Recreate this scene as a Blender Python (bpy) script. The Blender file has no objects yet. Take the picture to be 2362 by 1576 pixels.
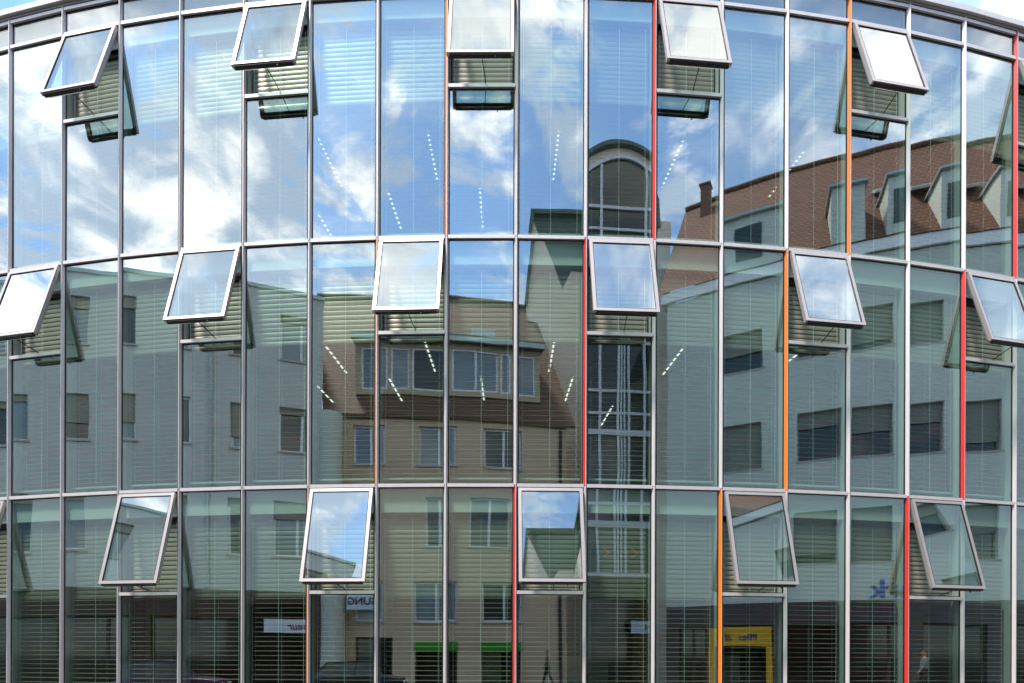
import bpy, bmesh, math, random
from mathutils import Vector, Matrix
from math import radians as R_, sin, cos, pi

SC = bpy.context.scene
COL = SC.collection

# ------------------------------------------------------------------ camera
CAM_Z = 1.6
cam = bpy.data.cameras.new('camera')
cam_o = bpy.data.objects.new('camera', cam); COL.objects.link(cam_o)
cam.sensor_fit = 'HORIZONTAL'; cam.sensor_width = 36.0
cam.lens = 1391.493 / 2362 * 36
cam.shift_y = (1512.95 - 788) / 2362
cam.clip_start = 0.05; cam.clip_end = 3000
cam_o.matrix_world = (Matrix.Translation((0, 0, CAM_Z)) @ Matrix.Rotation(-0.0050747, 4, 'Z')
                      @ Matrix.Rotation(pi / 2, 4, 'X') @ Matrix.Rotation(0.0033232, 4, 'Z'))
SC.camera = cam_o

# ------------------------------------------------------------------ sky, sun, exposure
SUN_AZ = 46.0      # degrees to the left of straight behind the camera
SUN_EL = 62.0
sv = Vector((-sin(R_(SUN_AZ)) * cos(R_(SUN_EL)), -cos(R_(SUN_AZ)) * cos(R_(SUN_EL)), sin(R_(SUN_EL))))
sun = bpy.data.lights.new('sun', 'SUN'); sun.energy = 3.0; sun.angle = R_(8); sun.color = (1, .95, .88)
sun_o = bpy.data.objects.new('sun', sun); COL.objects.link(sun_o)
sun_o.rotation_euler = sv.to_track_quat('Z', 'Y').to_euler()

world = bpy.data.worlds.new('World'); SC.world = world
world.use_nodes = True
nt = world.node_tree
for n in list(nt.nodes): nt.nodes.remove(n)
def wn(t, **k):
    n = nt.nodes.new(t)
    for a, b in k.items(): setattr(n, a, b)
    return n
def wmath(op, a, b=None, c=None, clamp=False):
    n = wn('ShaderNodeMath', operation=op, use_clamp=clamp)
    for i, v in enumerate((a, b, c)):
        if v is None: continue
        if isinstance(v, (int, float)): n.inputs[i].default_value = v
        else: nt.links.new(v, n.inputs[i])
    return n.outputs[0]
sky = wn('ShaderNodeTexSky', sky_type='NISHITA', sun_disc=False)
sky.sun_elevation = R_(SUN_EL); sky.sun_rotation = R_(180 + SUN_AZ)
sky.air_density = 1.0; sky.dust_density = 0.6; sky.ozone_density = 2.0
geo = wn('ShaderNodeTexCoord')
sep = wn('ShaderNodeSeparateXYZ'); nt.links.new(geo.outputs['Generated'], sep.inputs[0])
zz = wmath('ADD', wmath('MAXIMUM', sep.outputs[2], 0.0), 0.12)
comb = wn('ShaderNodeCombineXYZ')
nt.links.new(wmath('DIVIDE', sep.outputs[0], zz), comb.inputs[0])
nt.links.new(wmath('DIVIDE', sep.outputs[1], zz), comb.inputs[1])
def wnoise(scale, detail, rough, off, dist=0.0):
    m = wn('ShaderNodeVectorMath', operation='ADD'); m.inputs[1].default_value = off
    nt.links.new(comb.outputs[0], m.inputs[0])
    n = wn('ShaderNodeTexNoise'); n.inputs['Scale'].default_value = scale
    n.inputs['Detail'].default_value = detail; n.inputs['Roughness'].default_value = rough
    n.inputs['Distortion'].default_value = dist
    nt.links.new(m.outputs[0], n.inputs['Vector']); return n.outputs['Fac']
n1 = wnoise(4.6, 10, .60, (3.1, 1.7, 0.4), .45)
n2 = wnoise(1.5, 4, .5, (7.7, 2.2, 5.0))
n3 = wnoise(5.5, 8, .58, (1.2, 8.1, 2.0), .4)
az = wmath('ARCTAN2', sep.outputs[0], wmath('MULTIPLY', sep.outputs[1], -1.0))
azf = wmath('ADD', wmath('DIVIDE', az, 2 * pi), .5)          # 0.5 = straight behind the camera
ramp = wn('ShaderNodeValToRGB'); nt.links.new(azf, ramp.inputs[0])
cr = ramp.color_ramp
pts = [(0.0, .46), (.14, .46), (.22, .48), (.30, .70), (.345, .96), (.385, .92), (.41, .76), (.435, .56), (.46, .42), (.487, .49), (.51, .55), (.54, .53),
       (.565, .36), (.60, .29), (.625, .38), (.65, .60), (.68, .60), (.74, .46), (.86, .50), (1.0, .46)]
while len(cr.elements) < len(pts): cr.elements.new(.5)
for e, (p, v) in zip(cr.elements, pts): e.position = p; e.color = (v, v, v, 1)
zen = wmath('MULTIPLY', wmath('SUBTRACT', sep.outputs[2], .80, clamp=True), .35)      # whiter overhead
bias = wmath('ADD', ramp.outputs[0], zen)
dens = wmath('ADD', wmath('MULTIPLY', wmath('SUBTRACT', n1, .5), 2.3), bias)
dens = wmath('ADD', dens, wmath('MULTIPLY', wmath('SUBTRACT', n2, .5), .7))
mr = wn('ShaderNodeMapRange', interpolation_type='SMOOTHSTEP'); nt.links.new(dens, mr.inputs[0])
mr.inputs[1].default_value = .40; mr.inputs[2].default_value = .68
cshade = wn('ShaderNodeMapRange', interpolation_type='SMOOTHSTEP'); nt.links.new(wmath('ADD', n3, wmath('MULTIPLY', wmath('SUBTRACT', n2, .5), .8)), cshade.inputs[0])
cshade.inputs[1].default_value = .41; cshade.inputs[2].default_value = .66
cmix = wn('ShaderNodeMix', data_type='RGBA'); nt.links.new(cshade.outputs[0], cmix.inputs[0])
cmix.inputs[6].default_value = (.34, .42, .54, 1); cmix.inputs[7].default_value = (1.0, .99, .97, 1)
bg_sky = wn('ShaderNodeBackground'); bg_sky.inputs[1].default_value = .15
stint = wn('ShaderNodeMix', data_type='RGBA', blend_type='MULTIPLY'); stint.inputs[0].default_value = 1
nt.links.new(sky.outputs[0], stint.inputs[6]); stint.inputs[7].default_value = (.80, 1.06, 1.20, 1)
nt.links.new(stint.outputs[2], bg_sky.inputs[0])
bg_cl = wn('ShaderNodeBackground'); bg_cl.inputs[1].default_value = 1.5
nt.links.new(cmix.outputs[2], bg_cl.inputs[0])
zd = wmath('MULTIPLY', wmath('SUBTRACT', sep.outputs[2], .74, clamp=True), 4.6, clamp=True)
nt.links.new(wmath('SUBTRACT', 1.46, wmath('MULTIPLY', zd, .42)), bg_cl.inputs[1])
mx = wn('ShaderNodeMixShader'); veil = wn('ShaderNodeValToRGB'); nt.links.new(azf, veil.inputs[0])
for e, (p, v) in zip((veil.color_ramp.elements[0], veil.color_ramp.elements[1], veil.color_ramp.elements.new(.52), veil.color_ramp.elements.new(.575), veil.color_ramp.elements.new(.47)),
                     ((.0, .1), (1., .1), (.52, 1.1), (.575, .16), (.465, .16))): e.position = p; e.color = (v, v, v, 1)
vz = wmath('ADD', veil.outputs[0], wmath('MULTIPLY', wmath('SUBTRACT', sep.outputs[2], .80, clamp=True), .9))
vz = wmath('MULTIPLY', vz, wmath('ADD', wmath('MULTIPLY', wmath('SUBTRACT', n3, .35), 2.2), .35), clamp=True)
fac = wmath('MAXIMUM', wmath('MULTIPLY', mr.outputs[0], .95), vz)
nt.links.new(fac, mx.inputs[0])
nt.links.new(bg_sky.outputs[0], mx.inputs[1]); nt.links.new(bg_cl.outputs[0], mx.inputs[2])
wo = wn('ShaderNodeOutputWorld'); nt.links.new(mx.outputs[0], wo.inputs[0])

SC.view_settings.view_transform = 'Standard'; SC.view_settings.look = 'None'
SC.view_settings.gamma = 1; SC.view_settings.exposure = 1.25
SC.render.engine = 'CYCLES'
SC.cycles.max_bounces = 10; SC.cycles.glossy_bounces = 5; SC.cycles.diffuse_bounces = 4
SC.cycles.transparent_max_bounces = 16; SC.cycles.use_denoising = True
SC.cycles.caustics_reflective = False

# ------------------------------------------------------------------ helpers
class MB:
    def __init__(s): s.v = []; s.f = []; s.m = []
    def vert(s, *p): s.v.append(p if len(p) == 3 else p[0]); return len(s.v) - 1
    def face(s, pts, m=0):
        i0 = len(s.v); s.v += [tuple(p) for p in pts]; s.f.append(list(range(i0, i0 + len(pts)))); s.m.append(m)
    def box(s, x0, x1, y0, y1, z0, z1, m=0, skip=''):
        i = len(s.v)
        s.v += [(x, y, z) for z in (z0, z1) for y in (y0, y1) for x in (x0, x1)]
        for k, q in dict(b=(0, 2, 3, 1), t=(4, 5, 7, 6), f=(0, 1, 5, 4), k=(2, 6, 7, 3), l=(0, 4, 6, 2), r=(1, 3, 7, 5)).items():
            if k not in skip: s.f.append([i + a for a in q]); s.m.append(m)
    def prism(s, poly, axis, a, b, m=0, ms=None):
        """poly: 2-D outline, swept along 'x', 'y' or 'z' from a to b."""
        def P(p, t): return {'x': (t, p[0], p[1]), 'y': (p[0], t, p[1]), 'z': (p[0], p[1], t)}[axis]
        n = len(poly); i = len(s.v)
        s.v += [P(p, a) for p in poly] + [P(p, b) for p in poly]
        for k in range(n):
            s.f.append([i + k, i + (k + 1) % n, i + n + (k + 1) % n, i + n + k]); s.m.append(ms[k] if ms else m)
        s.f.append([i + k for k in range(n)][::-1]); s.m.append(m)
        s.f.append([i + n + k for k in range(n)]); s.m.append(m)
    def tube(s, a, b, r, m=0, seg=8):
        a = Vector(a); b = Vector(b); d = (b - a).normalized()
        u = d.orthogonal().normalized(); w = d.cross(u); i = len(s.v)
        for c in (a, b):
            s.v += [tuple(c + (u * cos(2 * pi * k / seg) + w * sin(2 * pi * k / seg)) * r) for k in range(seg)]
        for k in range(seg):
            s.f.append([i + k, i + (k + 1) % seg, i + seg + (k + 1) % seg, i + seg + k]); s.m.append(m)
        s.f.append([i + k for k in range(seg)][::-1]); s.m.append(m)
        s.f.append([i + seg + k for k in range(seg)]); s.m.append(m)
    def mesh(s, name, mats, fix=True, smooth=False):
        me = bpy.data.meshes.new(name); me.from_pydata(s.v, [], s.f)
        for m in (mats if isinstance(mats, (list, tuple)) else [mats]): me.materials.append(m)
        me.polygons.foreach_set('material_index', s.m)
        if fix:
            bm = bmesh.new(); bm.from_mesh(me); bmesh.ops.recalc_face_normals(bm, faces=bm.faces); bm.to_mesh(me); bm.free()
        if smooth: me.polygons.foreach_set('use_smooth', [True] * len(me.polygons))
        me.update(); return me
    def build(s, name, mats, parent=None, loc=(0, 0, 0), rz=0, **k):
        return put(name, s.mesh(name, mats, **k), parent, loc, rz)
def put(name, me, parent=None, loc=(0, 0, 0), rz=0, rx=0):
    o = bpy.data.objects.new(name, me); COL.objects.link(o)
    o.location = loc; o.rotation_euler = (rx, 0, rz)
    if parent: o.parent = parent
    return o
def tag(o, label=None, cat=None, group=None, kind=None):
    for k, v in (('label', label), ('category', cat), ('group', group), ('kind', kind)):
        if v: o[k] = v
    return o
def thing(name, label, cat, loc=(0, 0, 0), rz=0, group=None):
    o = bpy.data.objects.new(name, None); COL.objects.link(o)
    o.empty_display_size = .2
    o.location = loc; o.rotation_euler = (0, 0, rz); return tag(o, label, cat, group)

# ------------------------------------------------------------------ materials
class NM:
    def __init__(s, name):
        s.mat = bpy.data.materials.new(name); s.mat.use_nodes = True; s.t = s.mat.node_tree
        for n in list(s.t.nodes): s.t.nodes.remove(n)
        s.out = s.n('ShaderNodeOutputMaterial')
    def n(s, t, **k):
        n = s.t.nodes.new(t)
        for a, b in k.items(): setattr(n, a, b)
        return n
    def l(s, a, b): s.t.links.new(a, b)
    def noise(s, scale, detail=4, rough=.5, vec=None, coord='Object', sc=None):
        tc = s.n('ShaderNodeTexCoord'); src = tc.outputs[coord] if vec is None else vec
        if sc:
            mp = s.n('ShaderNodeMapping'); mp.inputs['Scale'].default_value = sc; s.l(src, mp.inputs[0]); src = mp.outputs[0]
        n = s.n('ShaderNodeTexNoise'); n.inputs['Scale'].default_value = scale; n.inputs['Detail'].default_value = detail
        n.inputs['Roughness'].default_value = rough; s.l(src, n.inputs['Vector']); return n.outputs['Fac']
    def mixc(s, fac, a, b):
        m = s.n('ShaderNodeMix', data_type='RGBA'); s.l(fac, m.inputs[0])
        for i, c in ((6, a), (7, b)):
            if isinstance(c, tuple): m.inputs[i].default_value = (*c, 1)
            else: s.l(c, m.inputs[i])
        return m.outputs[2]
def pmat(name, col, rough=.6, metal=0., var=.12, scale=3., bump=0., spec=.4, sc=None, coord='Object'):
    m = NM(name); p = m.n('ShaderNodeBsdfPrincipled'); m.l(p.outputs[0], m.out.inputs[0])
    f = m.noise(scale, 5, .6, sc=sc, coord=coord)
    a = tuple(c * (1 - var) for c in col); b = tuple(min(1, c * (1 + var)) for c in col)
    m.l(m.mixc(f, a, b), p.inputs['Base Color'])
    p.inputs['Roughness'].default_value = rough; p.inputs['Metallic'].default_value = metal
    p.inputs['Specular IOR Level'].default_value = spec
    if bump:
        f2 = m.noise(scale * 14, 3, .6, coord=coord); b_ = m.n('ShaderNodeBump'); b_.inputs['Strength'].default_value = bump
        b_.inputs['Distance'].default_value = .01; m.l(f2, b_.inputs['Height']); m.l(b_.outputs[0], p.inputs['Normal'])
    return m.mat
def emat(name, col, st):
    m = NM(name); e = m.n('ShaderNodeEmission'); e.inputs[0].default_value = (*col, 1); e.inputs[1].default_value = st
    m.l(e.outputs[0], m.out.inputs[0]); return m.mat
def glass_mat(name, refl, tint, wave=.00028, gtint=(.93, .98, 1.0)):
    """Sheet of coated glazing: fixed share of mirror reflection plus a Fresnel rise, the rest passes tinted."""
    m = NM(name)
    lw = m.n('ShaderNodeLayerWeight'); lw.inputs[0].default_value = .25
    mr_ = m.n('ShaderNodeMapRange'); m.l(lw.outputs['Facing'], mr_.inputs[0])
    mr_.inputs[1].default_value = 0; mr_.inputs[2].default_value = 1
    mr_.inputs[3].default_value = refl; mr_.inputs[4].default_value = min(1, refl + .17)
    oi = m.n('ShaderNodeObjectInfo'); ra = m.n('ShaderNodeMath', operation='MULTIPLY_ADD'); m.l(oi.outputs['Random'], ra.inputs[0])
    ra.inputs[1].default_value = .06; m.l(mr_.outputs[0], ra.inputs[2])
    g = m.n('ShaderNodeBsdfGlossy'); g.inputs['Roughness'].default_value = 0; g.inputs[0].default_value = (*gtint, 1)
    t = m.n('ShaderNodeBsdfTransparent'); t.inputs[0].default_value = (*tint, 1)
    mx_ = m.n('ShaderNodeMixShader'); m.l(ra.outputs[0] if wave else mr_.outputs[0], mx_.inputs[0]); m.l(t.outputs[0], mx_.inputs[1]); m.l(g.outputs[0], mx_.inputs[2])
    m.l(mx_.outputs[0], m.out.inputs[0])
    if wave:
        gp = m.n('ShaderNodeNewGeometry')
        f = m.noise(1.15, 1.0, .4, vec=gp.outputs['Position'], sc=(1, 1, .75))
        b = m.n('ShaderNodeBump'); b.inputs['Strength'].default_value = 1; b.inputs['Distance'].default_value = wave * 3
        m.l(f, b.inputs['Height']); m.l(b.outputs[0], g.inputs['Normal'])
    return m.mat
M = {}
M['alu'] = pmat('satin_aluminium', (.67, .63, .625), .40, .30, .11, 5., .05, sc=(3, 3, .5))
M['alu_dark'] = pmat('bronze_aluminium', (.30, .27, .265), .40, .4, .05, 2., .05)
M['jamb'] = pmat('jamb_lining', (.56, .58, .56), .55, .1, .05, 2.)
M['sash'] = pmat('sash_aluminium', (.42, .38, .37), .40, .55, .05, 2., .05)
M['red'] = pmat('red_paint', (.66, .026, .022), .38, 0, .04, 2.)
M['orange'] = pmat('orange_paint', (.78, .19, .010), .38, 0, .04, 2.)
M['black'] = pmat('black_rubber', (.012, .012, .014), .55, 0, .2, 5.)
M['chrome'] = pmat('bright_metal', (.8, .8, .8), .18, 1, .03, 5.)
M['glass'] = glass_mat('coated_glass', .285, (.69, .84, .77), .00048, (.965, .99, .975))
M['glass_cl'] = glass_mat('clerestory_glass', .15, (.72, .80, .80), .00042, (.97, .985, 1.0))
M['glass_in'] = glass_mat('glass_back', .05, (.93, .97, .95), 0)
M['slat'] = pmat('slat_enamel', (.335, .305, .24), .42, .2, .06, 6., 0)
M['cord'] = pmat('blind_cord', (.62, .66, .62), .8, 0, .05, 6.)
M['white'] = pmat('white_board', (.78, .80, .78), .7, 0, .05, 1.5, .05)
M['ceil'] = pmat('ceiling_paint', (.62, .62, .58), .85, 0, .06, 2., .1)
M['inwall'] = pmat('office_wall', (.50, .50, .47), .85, 0, .08, .6, .05)
M['carpet'] = pmat('grey_carpet', (.12, .12, .12), .95, 0, .2, 9., .2)
M['dark'] = pmat('dark_lining', (.035, .032, .03), .7, 0, .2, 3.)
M['brownwall'] = pmat('brown_brick_wall', (.10, .062, .045), .85, 0, .35, 2.2, .3)
M['lamp'] = emat('lamp_light', (1.0, .95, .82), .85)
M['warm'] = emat('warm_light', (1.0, .62, .25), 9.0)
M['spandrel'] = pmat('spandrel_back', (.26, .26, .28), .6, 0, .1, 2.)
M['frame_w'] = pmat('white_frame', (.72, .72, .74), .45, 0, .04, 2.)
M['chimney_brick'] = pmat('chimney_brick', (.20, .10, .07), .85, 0, .2, 6., .3)
M['eaves_white'] = pmat('white_eaves_paint', (.86, .86, .84), .5, 0, .06, 1.)
M['sill'] = pmat('stone_sill', (.40, .37, .33), .8, 0, .1, 4., .2)
M['gplaster'] = pmat('grey_plaster', (.52, .55, .52), .9, 0, .20, .55, .35)
M['bplaster'] = pmat('beige_plaster', (.58, .44, .30), .9, 0, .20, .55, .35)
M['tplaster'] = pmat('pinkish_plaster', (.88, .74, .61), .9, 0, .20, .55, .35)
M['rplaster'] = pmat('pale_plaster', (.58, .62, .55), .9, 0, .20, .55, .35)
M['copper'] = pmat('green_copper', (.10, .145, .12), .5, .3, .18, 1.4, .1)
M['lead'] = pmat('zinc_sheet', (.42, .48, .47), .5, .3, .1, 2.)
M['shopdark'] = pmat('shop_interior', (.02, .016, .014), .6, 0, .3, 1.2)
M['brownfront'] = pmat('brown_shopfront', (.06, .036, .026), .6, 0, .15, 1.5)
M['darkfront'] = pmat('dark_grey_shopfront', (.075, .062, .062), .6, 0, .15, 1.5)
M['dormer_tan'] = pmat('dormer_boarding', (.46, .38, .26), .8, 0, .12, 2.)
M['tan'] = pmat('tan_wood', (.42, .30, .14), .7, 0, .1, 4.)
M['curtain'] = pmat('curtain_cloth', (.44, .50, .56), .85, 0, .12, 5., sc=(3, 3, .3))
M['shutter'] = pmat('roller_shutter', (.30, .29, .23), .7, 0, .08, 4.)
M['shutter_d'] = pmat('dark_shutter', (.24, .25, .215), .7, 0, .08, 4.)
M['asphalt'] = pmat('asphalt', (.05, .05, .052), .9, 0, .25, 4., .5, coord='Object')
M['paving'] = pmat('pavement_slabs', (.24, .23, .22), .9, 0, .15, 3., .4)
M['yellow'] = pmat('yellow_panel', (.62, .35, .015), .5, 0, .05, 2.)
M['blue'] = pmat('blue_letter', (.01, .045, .42), .4, 0, .05, 2.)
M['navy'] = pmat('navy_letter', (.02, .025, .12), .5, 0, .05, 2.)
M['maroon'] = pmat('maroon_letter', (.22, .012, .05), .5, 0, .05, 2.)
M['signwhite'] = pmat('white_sign', (.66, .72, .80), .5, 0, .04, 2.)
M['green'] = pmat('green_band', (.035, .27, .01), .5, 0, .05, 2.)
M['purple'] = pmat('purple_fabric', (.16, .02, .10), .9, 0, .1, 9.)
M['paper'] = pmat('pale_board', (.50, .54, .46), .7, 0, .04, 3.)
M['leaf'] = pmat('leaf', (.06, .12, .035), .6, 0, .3, 8.)
M['pot'] = pmat('clay_pot', (.16, .09, .06), .8, 0, .1, 5.)
def pane_mat(name, base):
    m = NM(name); p = m.n('ShaderNodeBsdfPrincipled'); m.l(p.outputs[0], m.out.inputs[0])
    f = m.noise(.8, 3); m.l(m.mixc(f, tuple(c * .6 for c in base), tuple(c * 1.3 for c in base)), p.inputs['Base Color'])
    p.inputs['Roughness'].default_value = .06; p.inputs['Specular IOR Level'].default_value = .6
    return m.mat
M['hglass'] = pane_mat('house_glass', (.035, .045, .042))
M['sglass'] = pane_mat('shop_glass', (.012, .010, .009))
M['hglass_l'] = pane_mat('house_glass_curtained', (.20, .25, .27))
def tile_mat(name, c1, c2, gap):
    m = NM(name); p = m.n('ShaderNodeBsdfPrincipled'); m.l(p.outputs[0], m.out.inputs[0])
    tc = m.n('ShaderNodeTexCoord'); sp = m.n('ShaderNodeSeparateXYZ'); m.l(tc.outputs['Object'], sp.inputs[0])
    cb = m.n('ShaderNodeCombineXYZ'); m.l(sp.outputs[0], cb.inputs[0]); m.l(sp.outputs[2], cb.inputs[1])
    br = m.n('ShaderNodeTexBrick'); m.l(cb.outputs[0], br.inputs['Vector'])
    br.inputs['Scale'].default_value = 1; br.inputs['Brick Width'].default_value = .15; br.inputs['Row Height'].default_value = .17
    br.inputs['Mortar Size'].default_value = .03; br.inputs['Mortar Smooth'].default_value = .5; br.inputs['Bias'].default_value = 0
    br.inputs['Color1'].default_value = (*c1, 1); br.inputs['Color2'].default_value = (*c2, 1); br.inputs['Mortar'].default_value = (*gap, 1)
    f = m.noise(.5, 5, .6); c = m.mixc(f, (.75, .75, .75), (1.25, 1.22, 1.18))
    mu = m.n('ShaderNodeMix', data_type='RGBA', blend_type='MULTIPLY'); mu.inputs[0].default_value = 1
    m.l(br.outputs['Color'], mu.inputs[6]); m.l(c, mu.inputs[7]); m.l(mu.outputs[2], p.inputs['Base Color'])
    p.inputs['Roughness'].default_value = .8
    wv = m.n('ShaderNodeMath', operation='FRACT'); dv = m.n('ShaderNodeMath', operation='DIVIDE'); dv.inputs[1].default_value = .17
    m.l(sp.outputs[2], dv.inputs[0]); m.l(dv.outputs[0], wv.inputs[0])
    b = m.n('ShaderNodeBump'); b.inputs['Strength'].default_value = .9; b.inputs['Distance'].default_value = .05; b.invert = True
    m.l(wv.outputs[0], b.inputs['Height']); m.l(b.outputs[0], p.inputs['Normal'])
    return m.mat
M['tile_r'] = tile_mat('red_brown_tiles', (.215, .076, .032), (.155, .055, .025), (.055, .022, .013))
M['tile_b'] = tile_mat('brown_tiles', (.19, .098, .053), (.145, .078, .044), (.07, .042, .026))

# ------------------------------------------------------------------ facade geometry
CR = 36.3892; CD = 8.6655; DEL = 2 * math.asin(.5 / CR); PHI0 = 2.3258e-3
CY = CD + CR                                   # centre of the curved front
def ang(i): return (i - 8) * DEL + PHI0
def V(i, o=0.):                                 # point on the front at grid line i, o metres outside it
    a = ang(i); r = CR + o
    return (r * sin(a), CY - r * cos(a))
def bay_rz(i): return ang(i + .5)
T0, T1, T2, TB = 11.11, 7.605, 4.044, .33
TP = 11.50
I0, I1 = -2, 18                                # grid lines built
OPEN = {0: [i for i in range(I0, I1) if i % 3 == 1], 1: [i for i in range(I0, I1) if i % 3 == 0], 2: [i for i in range(I0, I1) if i % 3 == 2]}
TOPS = (T0, T1, T2); BOTS = (T1, T2, TB)
SILL = (9.77, 6.24, 2.51); DROP = (1.225, 1.225, 1.385)
STOREY = ('top storey', 'middle storey', 'ground storey')

# ------------------------------------------------------------------ ground
g = MB(); g.face([(-600, -600, 0), (600, -600, 0), (600, 600, 0), (-600, 600, 0)])
tag(g.build('road', M['asphalt'], fix=False), kind='structure')
p = MB()
n = 60
ring_in = [((CR + .0) * sin(a), CY - (CR + .0) * cos(a)) for a in [(-.75 + 1.5 * k / n) for k in range(n + 1)]]
ring_out = [((CR + 2.4) * sin(a), CY - (CR + 2.4) * cos(a)) for a in [(-.75 + 1.5 * k / n) for k in range(n + 1)]]
for k in range(n):
    a, b, c, d = ring_in[k], ring_in[k + 1], ring_out[k + 1], ring_out[k]
    p.face([(*a, .12), (*d, .12), (*c, .12), (*b, .12)]); p.face([(*d, .12), (*d, 0), (*c, 0), (*c, .12)])
tag(p.build('pavement', M['paving']), kind='structure')

# ------------------------------------------------------------------ the glass office building
office = thing('glass_office_building', 'curved glass office building with aluminium grid and tilted open windows', 'office building', (0, CD, 0))
OFF = Vector((0, CD, 0))
def atbay(i): x, y = V(i); return (x, y - CD, 0)
def ring(name, o0, o1, z0, z1, mat, parent=office, i0=I0, i1=I1, ends=True):
    m = MB()
    for i in range(i0, i1):
        a, b, c, d = [Vector((*V(j, o), 0)) - OFF for j, o in ((i, o0), (i + 1, o0), (i + 1, o1), (i, o1))]
        P = lambda q, z: (q.x, q.y, z)
        m.face([P(a, z0), P(b, z0), P(b, z1), P(a, z1)]); m.face([P(d, z0), P(c, z0), P(c, z1), P(d, z1)])
        m.face([P(a, z1), P(b, z1), P(c, z1), P(d, z1)]); m.face([P(a, z0), P(b, z0), P(c, z0), P(d, z0)])
        if i == i0: m.face([P(a, z0), P(d, z0), P(d, z1), P(a, z1)])
        if i == i1 - 1: m.face([P(b, z0), P(c, z0), P(c, z1), P(b, z1)])
    me = m.mesh(name, mat, fix=False)
    bm = bmesh.new(); bm.from_mesh(me); bmesh.ops.remove_doubles(bm, verts=bm.verts, dist=1e-4); bmesh.ops.recalc_face_normals(bm, faces=bm.faces); bm.to_mesh(me); bm.free()
    return put(name, me, parent)

# mullions: slim pointed fins, some with one painted flank
PROF = [(-.028, -.005), (-.001, -.046), (.009, -.046), (.028, -.005)]
def mullion_mesh(name, z0, z1, paint):
    m = MB()
    m.prism(PROF, 'z', z0 + .004, z1 - .004, 0, ms=[1 if paint else 0, 0, 0, 0])
    m.box(-.044, .044, -.0045, .012, z0, z1, 2)
    m.box(-.036, .036, .0125, .205, z0, z1, 3)
    return m.mesh(name, [M['alu'], M[paint] if paint else M['alu'], M['black'], M['jamb']])
PAINT = {0: {7: 'orange', 10: 'red', 13: 'orange', 16: 'red', 4: 'red', 1: 'orange'},
         1: {6: 'orange', 9: 'red', 12: 'orange', 15: 'red', 3: 'red', 0: 'orange'},
         2: {5: 'orange', 8: 'red', 11: 'orange', 14: 'red', 2: 'red', -1: 'orange'}}
mm = {}
for st in range(3):
    z0, z1 = BOTS[st], (TOPS[st] if st else TP + .03)
    if st == 2: z0 = .12
    for i in range(I0, I1 + 1):
        pt = PAINT[st].get(i)
        if (st, pt) not in mm: mm[st, pt] = mullion_mesh('mullion', z0, z1, pt)
        o = put('mullion', mm[st, pt], office, atbay(i), ang(i))
        if pt: o['label'] = '%s painted mullion' % pt
# transoms
tm = MB(); tm.box(.020, .980, -.034, -.0055, -.024, .024, 0); tm.box(.0445, .9555, -.005, .0115, -.037, .037, 1); tm.box(.037, .963, .012, .09, -.03, .03, 2)
tme = tm.mesh('transom', [M['alu'], M['black'], M['alu_dark']])
for i in range(I0, I1):
    for z in (T0, T1, T2, TB):
        x, y, _ = atbay(i); put('transom' if z != TB else 'base_sill', tme, office, (x, y, z), bay_rz(i))
    x, y, _ = atbay(i); put('parapet_rail', tme, office, (x, y, TP), bay_rz(i))
    for st in range(3):
        if i in OPEN[st]: put('vent_sill', tme, office, (x, y, SILL[st]), bay_rz(i))
# glass panes
def pane_mesh(z0, z1, w0=.0445, w1=.9555, gm='glass'):
    h = (z1 - z0) / 2; w0, w1, z0, z1 = w0 - .5, w1 - .5, -h, h
    m = MB(); m.box(w0, w1, 0, .008, z0, z1, 1, skip='f'); m.face([(w0, 0, z0), (w1, 0, z0), (w1, 0, z1), (w0, 0, z1)], 0)
    return m.mesh('pane', [M[gm], M['glass_in']])
pm = {}
prnd = random.Random(11)
def hang_pane(name, me, i, zc):                  # panes hang a hair out of true, each its own way
    a, b = V(i), V(i + 1)
    return put(name, me, office, ((a[0] + b[0]) / 2, (a[1] + b[1]) / 2 - CD, zc), bay_rz(i) + prnd.uniform(-.0024, .0024), prnd.uniform(-.0014, .0014))
for i in range(I0, I1):
    for st in range(3):
        z0 = BOTS[st] + .037; z1 = (SILL[st] if i in OPEN[st] else TOPS[st]) - .037
        if (z0, z1) not in pm: pm[z0, z1] = pane_mesh(z0, z1)
        hang_pane('pane', pm[z0, z1], i, (z0 + z1) / 2)
    if 'cl' not in pm: pm['cl'] = pane_mesh(T0 + .037, TP - .037, gm='glass_cl')
    hang_pane('clerestory_pane', pm['cl'], i, (T0 + TP) / 2)
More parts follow.
